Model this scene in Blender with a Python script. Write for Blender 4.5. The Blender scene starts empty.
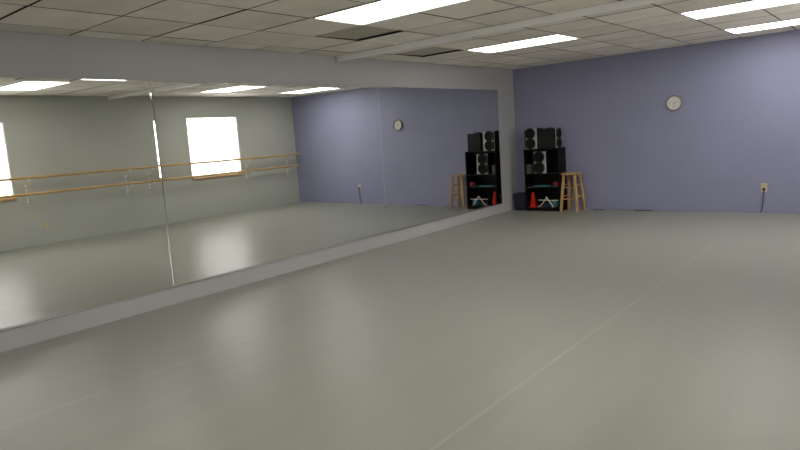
import bpy, bmesh, math, random
from mathutils import Vector, Matrix
random.seed(7)
C = bpy.context.scene.collection
PI = math.pi
W, H, L = 5.58, 2.345, -10.6      # room width, ceiling height, near wall

# ---------------------------------------------------------------- materials
def mat(name, col, rough=.5, metal=0, spec=.5, emit=None, es=0, noise=None, bump=None):
    m = bpy.data.materials.new(name); m.use_nodes = True
    nt = m.node_tree; b = nt.nodes['Principled BSDF']
    b.inputs['Base Color'].default_value = (*col, 1)
    b.inputs['Roughness'].default_value = rough
    b.inputs['Metallic'].default_value = metal
    b.inputs['Specular IOR Level'].default_value = spec
    if emit:
        b.inputs['Emission Color'].default_value = (*emit, 1); b.inputs['Emission Strength'].default_value = es
    tc = nt.nodes.new('ShaderNodeTexCoord')
    if noise:
        scale, amt = noise[:2]
        mp = nt.nodes.new('ShaderNodeMapping'); nt.links.new(tc.outputs['Object'], mp.inputs[0])
        if len(noise) > 2: mp.inputs['Scale'].default_value = noise[2]
        n = nt.nodes.new('ShaderNodeTexNoise'); n.inputs['Scale'].default_value = scale; n.inputs['Detail'].default_value = 4
        nt.links.new(mp.outputs[0], n.inputs['Vector'])
        r = nt.nodes.new('ShaderNodeValToRGB')
        r.color_ramp.elements[0].position = .3; r.color_ramp.elements[1].position = .7
        r.color_ramp.elements[0].color = (*[c*(1-amt) for c in col], 1)
        r.color_ramp.elements[1].color = (*[min(1, c*(1+amt)) for c in col], 1)
        nt.links.new(n.outputs['Fac'], r.inputs[0]); nt.links.new(r.outputs[0], b.inputs['Base Color'])
    if bump:
        n2 = nt.nodes.new('ShaderNodeTexNoise'); n2.inputs['Scale'].default_value = bump[0]; n2.inputs['Detail'].default_value = 3
        nt.links.new(tc.outputs['Object'], n2.inputs['Vector'])
        bp = nt.nodes.new('ShaderNodeBump'); bp.inputs['Strength'].default_value = bump[1]; bp.inputs['Distance'].default_value = .002
        nt.links.new(n2.outputs['Fac'], bp.inputs['Height']); nt.links.new(bp.outputs[0], b.inputs['Normal'])
    return m

M = {}
M['wall_grey'] = mat('wall_grey', (.47, .485, .44), .6, noise=(1.2, .03), bump=(60, .15))
M['wall_left'] = mat('wall_left', (.45, .45, .455), .6, noise=(1.2, .03), bump=(60, .15))
M['wall_purple'] = mat('wall_purple', (.272, .278, .415), .5, noise=(1.5, .04), bump=(60, .15))
M['tile_edge'] = mat('tile_edge', (.022, .018, .014), .9, noise=(30, .2))
M['dark_gap'] = mat('dark_gap', (.02, .019, .017), .9)
M['white_paint'] = mat('white_paint', (.62, .61, .58), .45, noise=(8, .03))
M['conduit'] = mat('conduit_paint', (.92, .92, .93), .4, noise=(5, .03))
M['diffuser'] = mat('light_diffuser', (.9, .9, .88), .4, emit=(1, .955, .91), es=9)
M['tile_dark'] = mat('ceiling_tile_dark', (.43, .40, .33), .9, noise=(14, .12))
M['aluminium'] = mat('brushed_aluminium', (.55, .55, .54), .3, 1, noise=(60, .05, (1, .05, 1)))
M['mirror'] = mat('mirror_silvering', (.86, .875, .86), .012, 1, noise=(.8, .004))
M['mirror_edge'] = mat('mirror_edge', (.6, .66, .63), .25, .2)
M['rail'] = mat('rail_wood', (.52, .34, .13), .38, noise=(6, .25, (8, .5, 8)))
M['stool'] = mat('stool_wood', (.48, .3, .125), .4, noise=(9, .2, (4, 4, .6)))
M['bracket'] = mat('bracket_metal', (.75, .75, .73), .35, .4, noise=(10, .04))
M['sill'] = mat('sill_wood', (.55, .36, .17), .4, noise=(10, .15, (4, .6, 4)))
M['black_laminate'] = mat('black_laminate', (.004, .004, .005), .5, spec=.2, noise=(20, .2))
M['black_plastic'] = mat('black_plastic', (.012, .012, .013), .5, noise=(30, .15))
M['charcoal'] = mat('charcoal_vinyl', (.006, .0065, .007), .55, spec=.3, noise=(40, .15), bump=(300, .3))
M['cone_black'] = mat('speaker_cone', (.005, .005, .006), .6, spec=.25, noise=(50, .2))
M['rubber'] = mat('rubber_surround', (.009, .009, .01), .45, spec=.3, noise=(50, .1))
M['silver'] = mat('silver_plastic', (.42, .42, .41), .4, .15, noise=(30, .05))
M['red'] = mat('red_plastic', (.62, .008, .004), .5, spec=.25, noise=(12, .08))
M['red_cloth'] = mat('red_cloth', (.35, .02, .035), .8, noise=(30, .3))
M['teal'] = mat('teal_foam', (.05, .24, .3), .7, noise=(20, .2))
M['pouch'] = mat('pouch_cloth', (.02, .07, .09), .8, noise=(25, .3))
M['blue'] = mat('blue_vinyl', (.04, .17, .25), .3, noise=(8, .5))
M['cream'] = mat('cream_stick', (.8, .78, .66), .5, noise=(20, .1))
M['grey_box'] = mat('grey_box', (.09, .1, .085), .6, noise=(20, .1))
M['navy'] = mat('navy_plastic', (.012, .014, .035), .45, noise=(12, .1))
M['ivory'] = mat('ivory_plastic', (.62, .53, .33), .4, noise=(20, .04))
M['slot'] = mat('slot_dark', (.03, .025, .02), .6)
M['cord_grey'] = mat('cord_grey', (.10, .10, .14), .5, noise=(20, .1))
M['black_cord'] = mat('cord_black', (.01, .01, .01), .5, noise=(20, .1))
M['clock_rim'] = mat('clock_rim', (.27, .23, .2), .4, .3, noise=(20, .1))
M['clock_face'] = mat('clock_face', (.72, .69, .66), .25, noise=(6, .05))

# ceiling tiles: a slightly different tone per tile, fine fissures
def tile_material():
    m = bpy.data.materials.new('ceiling_tile'); m.use_nodes = True; nt = m.node_tree; b = nt.nodes['Principled BSDF']
    b.inputs['Roughness'].default_value = .9; b.inputs['Specular IOR Level'].default_value = .2
    g = nt.nodes.new('ShaderNodeNewGeometry'); tc = nt.nodes.new('ShaderNodeTexCoord')
    r = nt.nodes.new('ShaderNodeValToRGB')
    r.color_ramp.elements[0].color = (.74, .695, .63, 1); r.color_ramp.elements[1].color = (.88, .835, .765, 1)
    nt.links.new(g.outputs['Random Per Island'], r.inputs[0])
    n = nt.nodes.new('ShaderNodeTexNoise'); n.inputs['Scale'].default_value = 3; n.inputs['Detail'].default_value = 5
    nt.links.new(tc.outputs['Object'], n.inputs['Vector'])
    mr = nt.nodes.new('ShaderNodeMapRange'); mr.inputs['From Min'].default_value = .3; mr.inputs['From Max'].default_value = .7
    mr.inputs['To Min'].default_value = .9; mr.inputs['To Max'].default_value = 1.06
    nt.links.new(n.outputs['Fac'], mr.inputs[0])
    mx = nt.nodes.new('ShaderNodeVectorMath'); mx.operation = 'SCALE'
    nt.links.new(r.outputs[0], mx.inputs[0]); nt.links.new(mr.outputs[0], mx.inputs['Scale'])
    nt.links.new(mx.outputs[0], b.inputs['Base Color'])
    n2 = nt.nodes.new('ShaderNodeTexNoise'); n2.inputs['Scale'].default_value = 90; nt.links.new(tc.outputs['Object'], n2.inputs['Vector'])
    bp = nt.nodes.new('ShaderNodeBump'); bp.inputs['Strength'].default_value = .3; bp.inputs['Distance'].default_value = .003
    nt.links.new(n2.outputs['Fac'], bp.inputs['Height']); nt.links.new(bp.outputs[0], b.inputs['Normal'])
    return m
M['tile'] = tile_material()

# grey dance vinyl laid in rolls: pale seams along the room, brushed streaks
def floor_material():
    m = bpy.data.materials.new('dance_vinyl'); m.use_nodes = True; nt = m.node_tree; b = nt.nodes['Principled BSDF']
    tc = nt.nodes.new('ShaderNodeTexCoord'); N = nt.nodes.new; K = nt.links.new
    mp = N('ShaderNodeMapping'); mp.inputs['Scale'].default_value = (3, .35, 1); K(tc.outputs['Object'], mp.inputs[0])
    n = N('ShaderNodeTexNoise'); n.inputs['Scale'].default_value = 1.6; n.inputs['Detail'].default_value = 6; K(mp.outputs[0], n.inputs['Vector'])
    r = N('ShaderNodeValToRGB'); r.color_ramp.elements[0].position = .25; r.color_ramp.elements[1].position = .75
    r.color_ramp.elements[0].color = (.273, .279, .241, 1); r.color_ramp.elements[1].color = (.302, .308, .267, 1)
    K(n.outputs['Fac'], r.inputs[0])
    n3 = N('ShaderNodeTexNoise'); n3.inputs['Scale'].default_value = .7; n3.inputs['Detail'].default_value = 2; K(tc.outputs['Object'], n3.inputs['Vector'])
    col = r.outputs[0]
    sep = N('ShaderNodeSeparateXYZ'); K(tc.outputs['Object'], sep.inputs[0])
    ns = N('ShaderNodeTexNoise'); ns.inputs['Scale'].default_value = 2.5; K(tc.outputs['Object'], ns.inputs['Vector'])
    for x0 in (1.55, 3.63):
        s = N('ShaderNodeMath'); s.operation = 'SUBTRACT'; s.inputs[1].default_value = x0; K(sep.outputs['X'], s.inputs[0])
        a = N('ShaderNodeMath'); a.operation = 'ABSOLUTE'; K(s.outputs[0], a.inputs[0])
        mr = N('ShaderNodeMapRange'); mr.interpolation_type = 'SMOOTHSTEP'
        mr.inputs['From Min'].default_value = .004; mr.inputs['From Max'].default_value = .016
        mr.inputs['To Min'].default_value = .6; mr.inputs['To Max'].default_value = 0
        K(a.outputs[0], mr.inputs[0])
        mm = N('ShaderNodeMath'); mm.operation = 'MULTIPLY'; K(mr.outputs[0], mm.inputs[0]); K(ns.outputs['Fac'], mm.inputs[1])
        mx = N('ShaderNodeMix'); mx.data_type = 'RGBA'; K(mm.outputs[0], mx.inputs['Factor']); K(col, mx.inputs['A'])
        mx.inputs['B'].default_value = (.42, .41, .37, 1); col = mx.outputs['Result']
    K(col, b.inputs['Base Color'])
    rr = N('ShaderNodeMapRange'); rr.inputs['From Min'].default_value = .3; rr.inputs['From Max'].default_value = .7
    rr.inputs['To Min'].default_value = .32; rr.inputs['To Max'].default_value = .38
    K(n.outputs['Fac'], rr.inputs[0]); K(rr.outputs[0], b.inputs['Roughness'])
    b.inputs['Specular IOR Level'].default_value = .16
    n2 = N('ShaderNodeTexNoise'); n2.inputs['Scale'].default_value = 120; K(tc.outputs['Object'], n2.inputs['Vector'])
    bp = N('ShaderNodeBump'); bp.inputs['Strength'].default_value = .12; bp.inputs['Distance'].default_value = .002
    K(n2.outputs['Fac'], bp.inputs['Height']); K(bp.outputs[0], b.inputs['Normal'])
    return m
M['floor'] = floor_material()
def glass_material():
    m = bpy.data.materials.new('window_glass'); m.use_nodes = True; b = m.node_tree.nodes['Principled BSDF']
    b.inputs['Transmission Weight'].default_value = 1; b.inputs['Roughness'].default_value = 0; b.inputs['IOR'].default_value = 1.02
    b.inputs['Base Color'].default_value = (1, 1, 1, 1)
    n = m.node_tree.nodes.new('ShaderNodeTexNoise'); n.inputs['Scale'].default_value = 3
    return m
M['glass'] = glass_material()

# ---------------------------------------------------------------- mesh helpers
def box(bm, x0, x1, y0, y1, z0, z1, bev=0, mtx=None):
    r = bmesh.ops.create_cube(bm, size=1)
    vs = r['verts']
    bmesh.ops.scale(bm, vec=(abs(x1-x0), abs(y1-y0), abs(z1-z0)), verts=vs)
    bmesh.ops.translate(bm, vec=((x0+x1)/2, (y0+y1)/2, (z0+z1)/2), verts=vs)
    if bev:
        es = list({e for v in vs for e in v.link_edges})
        g = bmesh.ops.bevel(bm, geom=es, offset=bev, segments=2, profile=.5, affect='EDGES')
        vs = list({v for f in g['faces'] for v in f.verts} | {v for v in vs if v.is_valid})
    if mtx: bmesh.ops.transform(bm, matrix=mtx, verts=vs)
    return vs

def tube(bm, pts, rad, seg=12, squash=None):
    """round bar swept along pts; rad a number or one per point"""
    pts = [Vector(p) for p in pts]; n = len(pts)
    rs = rad if isinstance(rad, (list, tuple)) else [rad]*n
    rings = []; prev = None
    for i, p in enumerate(pts):
        t = (pts[min(i+1, n-1)] - pts[max(i-1, 0)]).normalized()
        if prev is None:
            a = Vector((0, 0, 1)) if abs(t.z) < .9 else Vector((1, 0, 0)); u = t.cross(a).normalized()
        else: u = (prev - t*prev.dot(t)).normalized()
        prev = u; v = t.cross(u)
        rings.append([bm.verts.new(p + (u*math.cos(2*PI*k/seg) + v*math.sin(2*PI*k/seg)*(squash or 1))*rs[i]) for k in range(seg)])
    for a, b in zip(rings, rings[1:]):
        for k in range(seg): bm.faces.new((a[k], a[(k+1) % seg], b[(k+1) % seg], b[k]))
    bm.faces.new(rings[0][::-1]); bm.faces.new(rings[-1])

def lathe(bm, prof, seg=32, mtx=None):
    """prof: (r, z) list turned about z"""
    rings = []; new = []
    for r, z in prof:
        if r < 1e-6: vs = [bm.verts.new((0, 0, z))]
        else: vs = [bm.verts.new((r*math.cos(2*PI*k/seg), r*math.sin(2*PI*k/seg), z)) for k in range(seg)]
        rings.append(vs); new += vs
    for a, b in zip(rings, rings[1:]):
        for k in range(seg):
            q = [a[k % len(a)], a[(k+1) % len(a)], b[(k+1) % len(b)], b[k % len(b)]]
            q = list(dict.fromkeys(q))
            if len(q) > 2:
                try: bm.faces.new(q)
                except ValueError: pass
    if mtx: bmesh.ops.transform(bm, matrix=mtx, verts=new)

def obj(name, bm, material, parent=None, smooth=False, loc=None):
    bmesh.ops.recalc_face_normals(bm, faces=bm.faces)
    me = bpy.data.meshes.new(name); bm.to_mesh(me); bm.free()
    for m in (material if isinstance(material, list) else [material]): me.materials.append(m)
    if smooth:
        for p in me.polygons: p.use_smooth = True
        try: me.set_sharp_from_angle(angle=math.radians(35))
        except Exception: pass
    o = bpy.data.objects.new(name, me); C.objects.link(o)
    if parent: o.parent = parent
    if loc: o.location = loc
    return o

def tag(o, label=None, cat=None, group=None):
    if label: o['label'] = label
    if cat: o['category'] = cat
    if group: o['group'] = group
    return o
def thing(name, label, cat, loc=(0, 0, 0), rotz=0, group=None):
    o = bpy.data.objects.new(name, None); C.objects.link(o); o.empty_display_size = .1
    o.location = loc; o.rotation_euler = (0, 0, rotz); return tag(o, label, cat, group)
def struct(name, bm, m):
    o = obj(name, bm, m); o['kind'] = 'structure'; return o
def B(): return bmesh.new()
def copy_tree(root):
    r = root.copy(); C.objects.link(r)
    for ch in list(root.children):
        c = ch.copy(); C.objects.link(c); c.parent = r
        for g in list(ch.children):
            d = g.copy(); C.objects.link(d); d.parent = c
    return r

# ---------------------------------------------------------------- the room
bm = B(); box(bm, -.15, W+.15, L-.15, .15, -.1, 0); struct('floor', bm, M['floor'])
bm = B(); box(bm, -.15, 0, L-.15, .15, 0, H+.12); struct('wall_left', bm, M['wall_left'])
bm = B(); box(bm, 0, W, 0, .15, 0, H+.12); struct('wall_back', bm, M['wall_purple'])
bm = B(); box(bm, 0, W, L-.15, L, 0, H+.12); struct('wall_front', bm, M['wall_grey'])
WIN = [(-2.705, -1.515, .80, 1.96), (-7.01, -5.825, .80, 1.96)]   # y0, y1, z0, z1
bm = B()
ys = [L-.15]
for y0, y1, z0, z1 in sorted(WIN):
    box(bm, W, W+.15, ys[-1], y0, 0, H+.12)
    box(bm, W, W+.15, y0, y1, 0, z0); box(bm, W, W+.15, y0, y1, z1, H+.12)
    ys.append(y1)
box(bm, W, W+.15, ys[-1], .15, 0, H+.12)
struct('wall_right', bm, M['wall_grey'])

# base board below the mirrors, packed out a little more towards the near end
bm = B()
bq = [[bm.verts.new((x, y, z)) for x, y in ((0, -.55), (.011-.0057*-.55, -.55), (.011+.0057*9.75, -9.75), (0, -9.75))] for z in (0, .150)]
bm.faces.new(bq[0]); bm.faces.new(bq[1][::-1])
for k in range(4): bm.faces.new((bq[0][k], bq[0][(k+1) % 4], bq[1][(k+1) % 4], bq[1][k]))
struct('baseboard_left', bm, M['wall_left'])

# windows
for i, (y0, y1, z0, z1) in enumerate(WIN):
    bm = B(); t = .02
    box(bm, W+.012, W+.10, y0, y0+t, z0, z1); box(bm, W+.012, W+.10, y1-t, y1, z0, z1)
    box(bm, W+.012, W+.10, y0+t, y1-t, z0, z0+t); box(bm, W+.012, W+.10, y0+t, y1-t, z1-t, z1)
    wf = struct('window_%d' % (i+1), bm, M['white_paint'])
    bm = B(); box(bm, W+.038, W+.042, y0+t, y1-t, z0+t, z1-t); obj('pane', bm, M['glass'], wf)
    bm = B(); box(bm, W-.035, W-.001, y0-.01, y1+.01, z0-.035, z0-.001, .004); s = obj('sill', bm, M['sill'], wf); s['label'] = 'varnished wooden sill'
    bm = B(); box(bm, W-.006, W+.01, y0+.005, y1-.005, z1-.02, z1-.002, .004)
    obj('blind_headrail', bm, M['white_paint'], wf)

# ceiling: lay-in tiles over a dark void, two runs of grid either side of the surface conduit
g = .6096
NX, NY = .271, -7.199
FX, FY = .392, -3.622
YC = -4.17
fix = [  # ceiling lights  x0, x1, y0, y1
    (NX+2*g, NX+4*g, NY+2*g, NY+3*g), (NX+5*g+.15, NX+7*g+.15, NY+.31+g, NY+.31+2*g),
    (FX+1*g, FX+3*g, FY+1*g, FY+2*g), (FX+5*g, FX+7*g, FY+1*g, FY+2*g),
    (FX+5*g, FX+7*g, FY+4*g, FY+5*g),
    (NX+2*g, NX+4*g, NY-3*g, NY-2*g), (NX+5*g+.15, NX+7*g+.15, NY+.31-4*g, NY+.31-3*g)]
darks = [(NX+g, NX+2*g, NY+3*g, NY+4*g), (FX, FX+g, FY, FY+g)]
def cuts(a0, lo, hi):
    v = [lo]; k = math.ceil((lo-a0)/g+1e-6)
    while a0+k*g < hi-.01: v.append(a0+k*g); k += 1
    if v[1]-v[0] < .02: v.pop(0); v[0] = lo
    return v+[hi]
bm = B()
SX = NX+5*g+.15; SY = NY+.31
for (xs, ysc) in ((cuts(NX, 0, SX), cuts(NY, L, YC)), (cuts(SX, SX, W), cuts(SY, L, YC)), (cuts(FX, 0, W), cuts(FY, YC, 0))):
    for a, b in zip(xs, xs[1:]):
        for c, d in zip(ysc, ysc[1:]):
            cx, cy = (a+b)/2, (c+d)/2
            if any(f[0] < cx < f[1] and f[2] < cy < f[3] for f in fix+darks): continue
            gx = .007; gy0 = random.choice([.002, .003, .005]); gy1 = random.choice([.008, .010, .014, .018])
            dz = random.choice([0, .0005, .001, .0015])
            vs = box(bm, a+gx, b-gx, c+gy0, d-gy1, H, H+.016)
            for f in {f for v in vs for f in v.link_faces}:
                if abs(f.normal.z) < .5: f.material_index = 2
            tx, ty = random.uniform(-.002, .002), random.uniform(-.002, .002)
            for v in vs: v.co.z += dz + (v.co.x-cx)*tx + (v.co.y-cy)*ty
n0 = len(bm.faces)
box(bm, 0, W, L, 0, H+.06, H+.10)
bm.faces.ensure_lookup_table()
for f in bm.faces[n0:]: f.material_index = 1
struct('ceiling', bm, [M['tile'], M['dark_gap'], M['tile_edge']])

# darker lay-in panels
lab = ['darker grey-brown square ceiling tile touching the corner of the largest lit ceiling light, black gap along one edge',
       'darker square ceiling tile just beyond the white conduit, near the mirrored wall']
for (a, b, c, d), l in zip(darks, lab):
    bm = B(); vs = box(bm, a+.004, b-.004, c+.004, d-.03, H+.004, H+.02)
    for v in vs: v.co.z += (v.co.y-c)*.02
    o = obj('ceiling_tile', bm, M['tile_dark']); tag(o, l, 'ceiling tile')

# ceiling lights
labs = ['largest lit rectangular ceiling light, cut by the top edge of the photo left of centre',
        'lit ceiling light seen only in the mirror, at its far left above the window',
        'narrow lit ceiling light in the middle of the ceiling, just beyond the white conduit',
        'upper of the two lit ceiling lights at the right edge of the photo',
        'lower of the two lit ceiling lights at the right edge, closest to the purple wall',
        'lit ceiling light above the camera, on the mirror side of the room',
        'lit ceiling light above the camera, on the window side of the room']
for (a, b, c, d), l in zip(fix, labs):
    t = thing('ceiling_light', l, 'ceiling light', ((a+b)/2, (c+d)/2, H), group='fluorescent ceiling lights')
    hx, hy = (b-a)/2-.003, (d-c)/2-.003; w = .022
    bm = B()
    box(bm, -hx, hx, -hy, -hy+w, -.004, .03); box(bm, -hx, hx, hy-w, hy, -.004, .03)
    box(bm, -hx, -hx+w, -hy+w, hy-w, -.004, .03); box(bm, hx-w, hx, -hy+w, hy-w, -.004, .03)
    obj('frame', bm, M['white_paint'], t)
    bm = B(); box(bm, -hx+w, hx-w, -hy+w, hy-w, .002, .012); obj('diffuser', bm, M['diffuser'], t)

# surface conduit
bm = B(); box(bm, .0, W-.002, YC-.02, YC+.03, H-.06, H-.001, .006)
tag(obj('conduit', bm, M['conduit']), 'long pale grey square conduit running across the ceiling from the mirrored wall', 'conduit')

# ---------------------------------------------------------------- mirror panels
ZB, ZT = .163, 2.003
edges = [-.582, -3.55, -6.587, -9.60]
ml = ['mirror panel nearest the purple wall, reflecting the clock and the black bookcase',
      'middle mirror panel, reflecting the whole bright window and the far room corner',
      'mirror panel nearest the camera, cut off by the left edge of the photo']
NV = Vector((1, .0057, -.0063)).normalized()
for (y1, y0), l in zip(zip(edges, edges[1:]), ml):
    hw, hh = (y1-y0)/2-.0022, (ZT-ZB)/2; bv, dp = .013, .0011; T = .006
    o = thing('wall_mirror', l, 'mirror', (.013-.0057*(y0+y1)/2, (y0+y1)/2, (ZT+ZB)/2), group='mirror panels along the left wall')
    # local: x out of the wall, y along it, z up
    bm = B()
    A = [bm.verts.new((T-dp, s*hw, q*hh)) for s, q in ((-1, -1), (1, -1), (1, 1), (-1, 1))]
    bt, dt = .02, .0002                                              # the top edge is ground much flatter
    D = [bm.verts.new((T, -(hw-bv), -hh+bv)), bm.verts.new((T, hw-bv, -hh+bv)), bm.verts.new((T, hw-bv, hh-bt)), bm.verts.new((T, -(hw-bv), hh-bt))]
    G = [bm.verts.new((T-dt, hw-bv, hh)), bm.verts.new((T-dt, -(hw-bv), hh))]
    E_ = [bm.verts.new((0, s*hw, q*hh)) for s, q in ((-1, -1), (1, -1), (1, 1), (-1, 1))]
    bm.faces.new(D)
    for k in range(4):
        f = bm.faces.new((E_[k], E_[(k+1) % 4], A[(k+1) % 4], A[k]) if k != 2 else (E_[2], E_[3], A[3], G[1], G[0], A[2])); f.material_index = 1
    bm.faces.new((A[0], A[1], D[1], D[0])); bm.faces.new((D[3], D[2], G[0], G[1]))
    bm.faces.new((A[1], A[2], G[0], D[2], D[1])); bm.faces.new((A[3], A[0], D[0], D[3], G[1]))
    f = bm.faces.new(E_[::-1]); f.material_index = 1
    obj('glass', bm, [M['mirror'], M['mirror_edge']], o)
    o.rotation_euler = (0, math.asin(.0063), math.asin(.0057))
    bm = B(); box(bm, -.006, .010, -hw, hw, -hh-.008, -hh-.001, .001)
    c = obj('bottom_channel', bm, M['aluminium'], o); c['label'] = 'thin metal channel'
# ---------------------------------------------------------------- barre on the right wall
XR = W-.17
bt = thing('ballet_barre', 'double wooden ballet barre on the grey window wall, seen in the mirror', 'ballet barre', (W, -5, 0))
for z in (1.085, .832):
    bm = B(); tube(bm, [(XR-W, 4.96-k*.8, z+.002*math.sin(k*1.7)) for k in range(13)], .021, 14)
    o = obj('rail', bm, M['rail'], bt, True)
    o['label'] = 'upper honey-coloured wooden rail' if z > 1 else 'lower honey-coloured wooden rail'
for yb in (-.3, -1.42, -3.6, -4.03, -5.66, -7.2, -8.8):
    bm = B(); box(bm, -.005, 0, -.009, .009, .62, .98, .002)
    for z in (1.085, .832):
        pts = []
        for k in range(9):
            a = k/8*PI/2
            pts.append((-.004-(.166)*math.sin(a), 0, z-.03-.13*math.cos(a)))
        tube(bm, pts, [.007]*9, 8)
        tube(bm, [(XR-W, -.022, z-.024), (XR-W, .022, z-.024)], .012, 8)
        box(bm, -.008, 0, -.02, .02, z-.20, z-.12, .002)
    o = obj('bracket', bm, M['bracket'], bt, True, (0, yb+5, 0)); o['label'] = 'pale metal bracket'

# ---------------------------------------------------------------- outlets
def outlet(loc, rz, label):
    t = thing('power_outlet', label, 'outlet', loc, rz)          # local: -y faces the room
    bm = B(); box(bm, -.036, .036, -.006, 0, -.058, .058, .002); obj('cover_plate', bm, M['ivory'], t)
    for s in (-1, 1):
        bm = B(); box(bm, -.016, .016, -.0085, -.006, s*.024-.014, s*.024+.014, .001)
        k = obj('socket', bm, M['ivory'], t)
        bm = B(); box(bm, -.009, -.006, -.0092, -.0084, s*.024-.004, s*.024+.007); box(bm, .006, .009, -.0092, -.0084, s*.024-.004, s*.024+.007)
        obj('slot', bm, M['slot'], k)
    return t
outlet((3.705, 0, .345), 0, 'ivory power outlet low on the purple wall with a plug and cord in it')
outlet((W, -5.45, .306), -PI/2, 'ivory power outlet low on the grey window wall, seen in the mirror')
t = thing('plugged_cord', 'dark grey plug and cord hanging from the purple wall outlet to the floor', 'cord', (3.705, -.009, .30))
bm = B(); box(bm, -.016, .016, -.03, -.0008, .004, .04, .005); obj('plug', bm, M['slot'], t)
bm = B(); tube(bm, [(0, -.02, .008), (0, -.026, -.02), (-.004, -.022, -.10), (-.012, -.018, -.19), (-.026, -.016, -.27), (-.034, -.018, -.288), (-.045, -.02, -.2915)], .0075, 8)
obj('cord', bm, M['cord_grey'], t, True)

# ---------------------------------------------------------------- wall clock
t = thing('wall_clock', 'round wall clock with pale face and metallic rim on the purple wall', 'clock', (2.57, 0, 1.565))
RX = Matrix.Rotation(PI/2, 4, 'X')
bm = B(); lathe(bm, [(.0, 0), (.1, 0), (.108, .006), (.112, .02), (.108, .032), (.100, .036), (.095, .032), (.093, .022)], 48, RX); obj('rim', bm, M['clock_rim'], t, True)
bm = B(); lathe(bm, [(0, .018), (.096, .018), (.096, .022), (0, .0222)], 48, RX); fc = obj('dial', bm, M['clock_face'], t)
for k in range(12):
    bm = B(); a = k*PI/6; r0, r1 = (.074, .086) if k % 3 else (.068, .086)
    tube(bm, [(r0*math.sin(a), -.0228, r0*math.cos(a)), (r1*math.sin(a), -.0228, r1*math.cos(a))], .0014, 6)
    obj('hour_mark', bm, M['slot'], fc)
for nm, a, ln, rr in (('hour_hand', 1.1, .046, .003), ('minute_hand', 3.3, .07, .0022)):
    bm = B(); tube(bm, [(-.012*math.sin(a), -.026, -.012*math.cos(a)), (ln*math.sin(a), -.026, ln*math.cos(a))], [rr, rr*.6], 6); obj(nm, bm, M['slot'], t)

# ---------------------------------------------------------------- bookcase
X0, X1, YD, ZC = .285, .895, -.28, 1.015
t = thing('bookcase', 'tall black open bookcase standing against the purple wall in the corner', 'bookcase', (X0, -.006, 0))
w, d = X1-X0, YD+.006
for xx in (0, w-.018):
    bm = B(); box(bm, xx, xx+.018, d, -.005, 0, ZC-.02, .001); obj('side_panel', bm, M['black_laminate'], t)
bm = B(); box(bm, -.002, w+.002, d-.004, 0, ZC-.02, ZC, .001); obj('top_panel', bm, M['black_laminate'], t)
bm = B(); box(bm, .018, w-.018, -.005, 0, 0, ZC-.02); obj('back_panel', bm, M['black_laminate'], t)
for z in (.055, .395, .615):
    bm = B(); box(bm, .018, w-.018, d+.002, -.005, z-.018, z, .001); obj('shelf', bm, M['black_laminate'], t)
bm = B(); box(bm, .018, w-.018, d+.012, d+.026, 0, .037); obj('toe_kick', bm, M['black_laminate'], t)

# ---------------------------------------------------------------- loudspeakers: local -y = baffle
def speaker(loc, rz, w, dd, h, label):
    t = thing('loudspeaker', label, 'loudspeaker', loc, rz, 'two-cone bookshelf loudspeakers')
    bm = B(); box(bm, -w/2, w/2, 0, dd, 0, h, .004); obj('cabinet', bm, M['charcoal'], t)
    bm = B(); box(bm, -w/2+.002, w/2-.002, -.014, -.0005, .002, h-.002, .005); bf = obj('baffle', bm, M['silver'], t); bf['label'] = 'silver front panel'
    bm = B(); box(bm, -w/2+.003, -w/2+.03, -.0165, -.0145, .01, h-.01, .001); obj('side_strip', bm, M['black_plastic'], t)
    R_ = min(w*.455, h*.27)
    for z in (h*.27, h*.75):
        mt = Matrix.Translation((-.008, -.014, z)) @ RX
        bm = B(); lathe(bm, [(R_*.99, 0), (R_, .004), (R_*.95, .012), (R_*.86, .013), (R_*.8, .006), (R_*.6, .005), (0, .004)], 36, mt)
        dr = obj('driver', bm, M['rubber'], t, True)
        bm = B(); lathe(bm, [(R_*.78, .011), (R_*.4, .0065), (R_*.33, .0068), (R_*.2, .011), (0, .013)], 36, mt)
        obj('cone', bm, M['cone_black'], dr, True)
    for s in (-1, 1):
        for z in (h*.06, h*.5, h*.94):
            bm = B(); lathe(bm, [(.007, 0), (.007, .003), (.0, .004)], 10, Matrix.Translation((s*(w/2-.014), -.0145, z)) @ RX)
            obj('screw', bm, M['aluminium'], t)
    return t
speaker((.415, -.25, ZC+.001), 0, .225, .2, .335, 'black loudspeaker with silver front facing the room, left end of the bookcase top')
speaker((.845, -.15, ZC+.001), PI/2, .225, .265, .305, 'loudspeaker turned sideways on the right end of the bookcase top, plain dark side showing')
speaker((.56, -.255, .616), 0, .225, .2, .355, 'silver-fronted loudspeaker inside the bookcase on its upper shelf')
# unit between the two top speakers
t = thing('stereo_unit', 'black stereo unit squeezed between the two loudspeakers on the bookcase', 'stereo', (.5545, -.03, ZC+.001))
bm = B(); box(bm, -.02, .018, -.19, 0, 0, .318, .003); obj('case', bm, M['black_plastic'], t)
bm = B(); box(bm, -.014, .012, -.196, -.1905, .2, .3, .001); obj('control_panel', bm, M['rubber'], t)
# small case on the right speaker
t = thing('small_case', 'small black case lying on top of the sideways loudspeaker', 'case', (.70, -.16, ZC+.3068))
bm = B(); box(bm, -.05, .05, -.05, .05, 0, .018, .005); obj('body', bm, M['black_plastic'], t)
bm = B(); tube(bm, [(-.03, 0, .016), (-.02, 0, .026), (.02, 0, .026), (.03, 0, .016)], .004, 8); obj('handle', bm, M['black_plastic'], t)
# grey box beside the shelf speaker
t = thing('storage_box', 'small dull grey box left of the loudspeaker inside the bookcase', 'box', (.345, -.2, .616))
bm = B(); box(bm, -.038, .038, -.05, .05, 0, .13, .006); obj('body', bm, M['grey_box'], t)
bm = B(); box(bm, -.04, .04, -.052, .052, .1305, .15, .005); obj('lid', bm, M['grey_box'], t)

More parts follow.
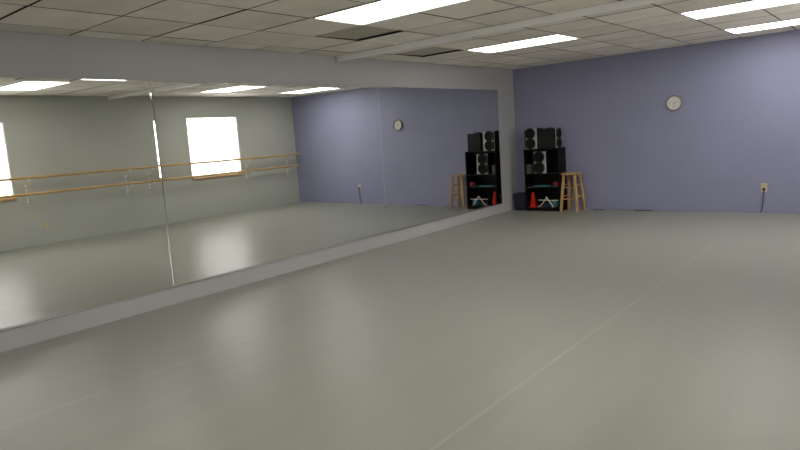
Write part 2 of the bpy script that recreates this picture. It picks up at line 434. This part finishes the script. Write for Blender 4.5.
# middle shelf (z .345)
def wavy_strip(x0, x1, y, z, wid, th, amp=.003, n=14):
    bm = B(); rows = []
    for k in range(n+1):
        x = x0+(x1-x0)*k/n; zz = z+amp*(1+math.sin(k*1.1)); yy = y+.006*math.sin(k*.9); e = math.sin(PI*min(1, (k+.6)/(n+1.2)))**.35
        rows.append([bm.verts.new((x, yy-wid/2*e, zz)), bm.verts.new((x, yy+wid/2*e, zz)), bm.verts.new((x, yy+wid/2*e, zz+th)), bm.verts.new((x, yy-wid/2*e, zz+th))])
    for a, b in zip(rows, rows[1:]):
        for k in range(4): bm.faces.new((a[k], a[(k+1) % 4], b[(k+1) % 4], b[k]))
    bm.faces.new(rows[0]); bm.faces.new(rows[-1][::-1]); return bm
tag(obj('folded_mat', wavy_strip(.40, .69, -.2, .3955, .1, .014), M['teal'], smooth=True), 'long flat teal foam mat lying on the middle bookcase shelf', 'mat')
tag(obj('exercise_band', wavy_strip(.735, .868, -.215, .3955, .07, .006, .002), M['teal'], smooth=True), 'short thin teal band under the red bundle on the middle bookcase shelf', 'band')
bm = B(); bmesh.ops.create_icosphere(bm, subdivisions=4, radius=1)
for v in bm.verts:
    c = v.co.copy(); f = 1+.12*math.sin(5*c.x+2*c.y)*math.cos(4*c.z+c.x)+.05*math.sin(11*c.y+7*c.x)
    v.co = Vector((c.x*.056*f, c.y*.05*f, max(-.034, c.z*.042*f)))
o = obj('cloth_bundle', bm, M['red_cloth'], smooth=True, loc=(.81, -.2, .4395)); tag(o, 'crumpled dark red bundle at the right end of the middle shelf', 'cloth')

# bottom shelf (z .055)
t = thing('traffic_cone', 'small bright red sports cone on the bottom shelf of the bookcase', 'cone', (.375, -.19, .0555))
bm = B(); pr = [(.064, 0), (.064, .012), (.056, .016), (.0545, .02), (.05, .06), (.033, .17), (.022, .235), (.017, .247), (.010, .25), (.008, .24), (.012, .2), (.03, .1), (.05, .02), (.05, 0)]
lathe(bm, pr, 32); obj('body', bm, M['red'], t, True)
bm = B(); box(bm, -.064, .064, -.066, .066, 0, .011, .004); obj('base', bm, M['red'], t)
bm = B(); bmesh.ops.create_uvsphere(bm, u_segments=32, v_segments=20, radius=.062)
o = obj('exercise_ball', bm, M['blue'], smooth=True, loc=(.765, -.19, .1175)); tag(o, 'dark teal-blue ball behind the crossed pale sticks on the bottom shelf', 'ball')
bm = B(); bmesh.ops.create_icosphere(bm, subdivisions=4, radius=1)
for v in bm.verts:
    c = v.co.copy(); f = 1+.08*math.sin(6*c.x+3*c.y)*math.cos(4*c.z)
    v.co = Vector((c.x*.075*f, c.y*.06*f, max(-.03, c.z*.04*f)))
o = obj('soft_pouch', bm, M['pouch'], smooth=True, loc=(.62, -.165, .0862)); tag(o, 'low dark teal pouch between the red cone and the ball on the bottom shelf', 'pouch')
YS = -.262
def stick(name, pts, r, label):
    bm = B(); tube(bm, pts, r, 10, .6); tag(obj(name, bm, M['cream'], smooth=True), label, 'stick')
stick('craft_stick', [(.50, -.235, .178), (.62, -.237, .175), (.74, -.239, .172), (.845, -.241, .174)], .014, 'pale straight stick lying level across the other two on the bottom shelf')
stick('craft_stick', [(.50, YS, .068), (.54, YS, .085), (.585, YS+.002, .13), (.63, YS+.004, .19), (.665, YS+.006, .226)], .0145, 'pale curved stick slanting up from the cone side on the bottom shelf')
stick('craft_stick', [(.655, -.275, .232), (.69, -.275, .185), (.74, -.275, .12), (.775, -.275, .067)], .0145, 'pale stick slanting down in front of the blue ball on the bottom shelf')

# ---------------------------------------------------------------- waste bin in the corner
t = thing('waste_bin', 'dark navy plastic waste bin in the corner left of the bookcase', 'bin', (.155, -.15, 0))
bm = B()
def ring(z, a, b, n=8, r=.03):
    out = []
    for cx, cy, s in ((a-r, b-r, 0), (-a+r, b-r, 1), (-a+r, -b+r, 2), (a-r, -b+r, 3)):
        for k in range(n): an = (s+k/(n-1))*PI/2; out.append(bm.verts.new((cx+r*math.cos(an), cy+r*math.sin(an), z)))
    return out
rg = [ring(0, .09, .095), ring(.005, .094, .099), ring(.262, .112, .122), ring(.262, .118, .128), ring(.278, .119, .129), ring(.28, .115, .125), ring(.27, .109, .119), ring(.02, .088, .093)]
for a, b in zip(rg, rg[1:]):
    for k in range(len(a)): bm.faces.new((a[k], a[(k+1) % len(a)], b[(k+1) % len(a)], b[k]))
bm.faces.new(rg[0][::-1]); bm.faces.new(rg[-1])
obj('body', bm, M['navy'], t, True)

# ---------------------------------------------------------------- stool
t = thing('wooden_stool', 'natural wood bar stool with round seat beside the black bookcase', 'stool', (1.072, -.2, 0), -.03)
SH = .615
bm = B(); lathe(bm, [(0, SH-.028), (.15, SH-.028), (.163, SH-.024), (.167, SH-.016), (.165, SH-.007), (.155, SH-.001), (.12, SH), (0, SH-.004)], 40); obj('seat', bm, M['stool'], t, True)
ft, tp = .137, .092
def lp(sx, sy, z): k = z/(SH-.034); q = ft+(tp-ft)*k; return Vector((sx*q, sy*q, z))
for sx, sy in ((-1, -1), (1, -1), (1, 1), (-1, 1)):
    bm = B(); tube(bm, [lp(sx, sy, z) for z in (0, .05, .2, .4, .5, SH-.0285)], [.021, .023, .026, .0255, .024, .023], 14); obj('leg', bm, M['stool'], t, True)
for (a, b, z) in (((-1, -1), (1, -1), .205), ((-1, -1), (1, -1), .39), ((-1, 1), (1, 1), .205), ((-1, 1), (1, 1), .39),
                  ((-1, -1), (-1, 1), .245), ((1, -1), (1, 1), .245), ((-1, -1), (-1, 1), .43), ((1, -1), (1, 1), .43)):
    bm = B(); tube(bm, [lp(*a, z), lp(*a, z).lerp(lp(*b, z), .5), lp(*b, z)], [.009, .0115, .009], 10); obj('rung', bm, M['stool'], t, True)

# ---------------------------------------------------------------- cords on the floor by the back wall
def floor_cord(x0, x1, label, s):
    rnd = random.Random(s); n = 12
    bm = B(); tube(bm, [(x0+(x1-x0)*k/n, -.03+.008*math.sin(k*1.3+s), .0065+.003*abs(math.sin(k*.8+s))) for k in range(n+1)], .006, 8)
    tag(obj('floor_cord', bm, M['black_cord'], smooth=True), label, 'cord')
floor_cord(1.34, 1.50, 'black cord on the floor along the purple wall just right of the stool', 1)
floor_cord(1.98, 2.24, 'short black cord on the floor at the purple wall, well right of the stool', 4)

# ---------------------------------------------------------------- daylight, camera
w = bpy.data.worlds.new('sky'); bpy.context.scene.world = w; w.use_nodes = True
bg = w.node_tree.nodes['Background']; bg.inputs['Color'].default_value = (1, .975, .95, 1); bg.inputs['Strength'].default_value = 6.7
for i, (y0, y1, z0, z1) in enumerate(WIN):
    ld = bpy.data.lights.new('window_portal', 'AREA'); ld.shape = 'RECTANGLE'; ld.size = z1-z0; ld.size_y = y1-y0
    ld.cycles.is_portal = True
    lo = bpy.data.objects.new('window_portal', ld); C.objects.link(lo); lo.location = (W+.14, (y0+y1)/2, (z0+z1)/2); lo.rotation_euler = (0, PI/2, 0)

cam = bpy.data.cameras.new('camera'); co = bpy.data.objects.new('camera', cam); C.objects.link(co)
cam.sensor_fit = 'HORIZONTAL'; cam.sensor_width = 36; cam.lens = 620.955/800*36; cam.clip_start = .05
yaw, pit, rol = -.69229, -.14006, -.07220
fwd = Vector((math.sin(yaw)*math.cos(pit), math.cos(yaw)*math.cos(pit), math.sin(pit)))
rt = Vector((math.cos(yaw), -math.sin(yaw), 0)); up = rt.cross(fwd)
r_ = rt*math.cos(rol)+up*math.sin(rol); u_ = up*math.cos(rol)-rt*math.sin(rol)
mw = Matrix((r_, u_, -fwd)).transposed().to_4x4(); mw.translation = (5.2106, -9.5328, 1.3622); co.matrix_world = mw
sc = bpy.context.scene; sc.camera = co
sc.view_settings.view_transform = 'Standard'; sc.view_settings.look = 'None'; sc.view_settings.gamma = 1
sc.view_settings.exposure = -.14
sc.cycles.max_bounces = 10; sc.cycles.diffuse_bounces = 8; sc.cycles.glossy_bounces = 6
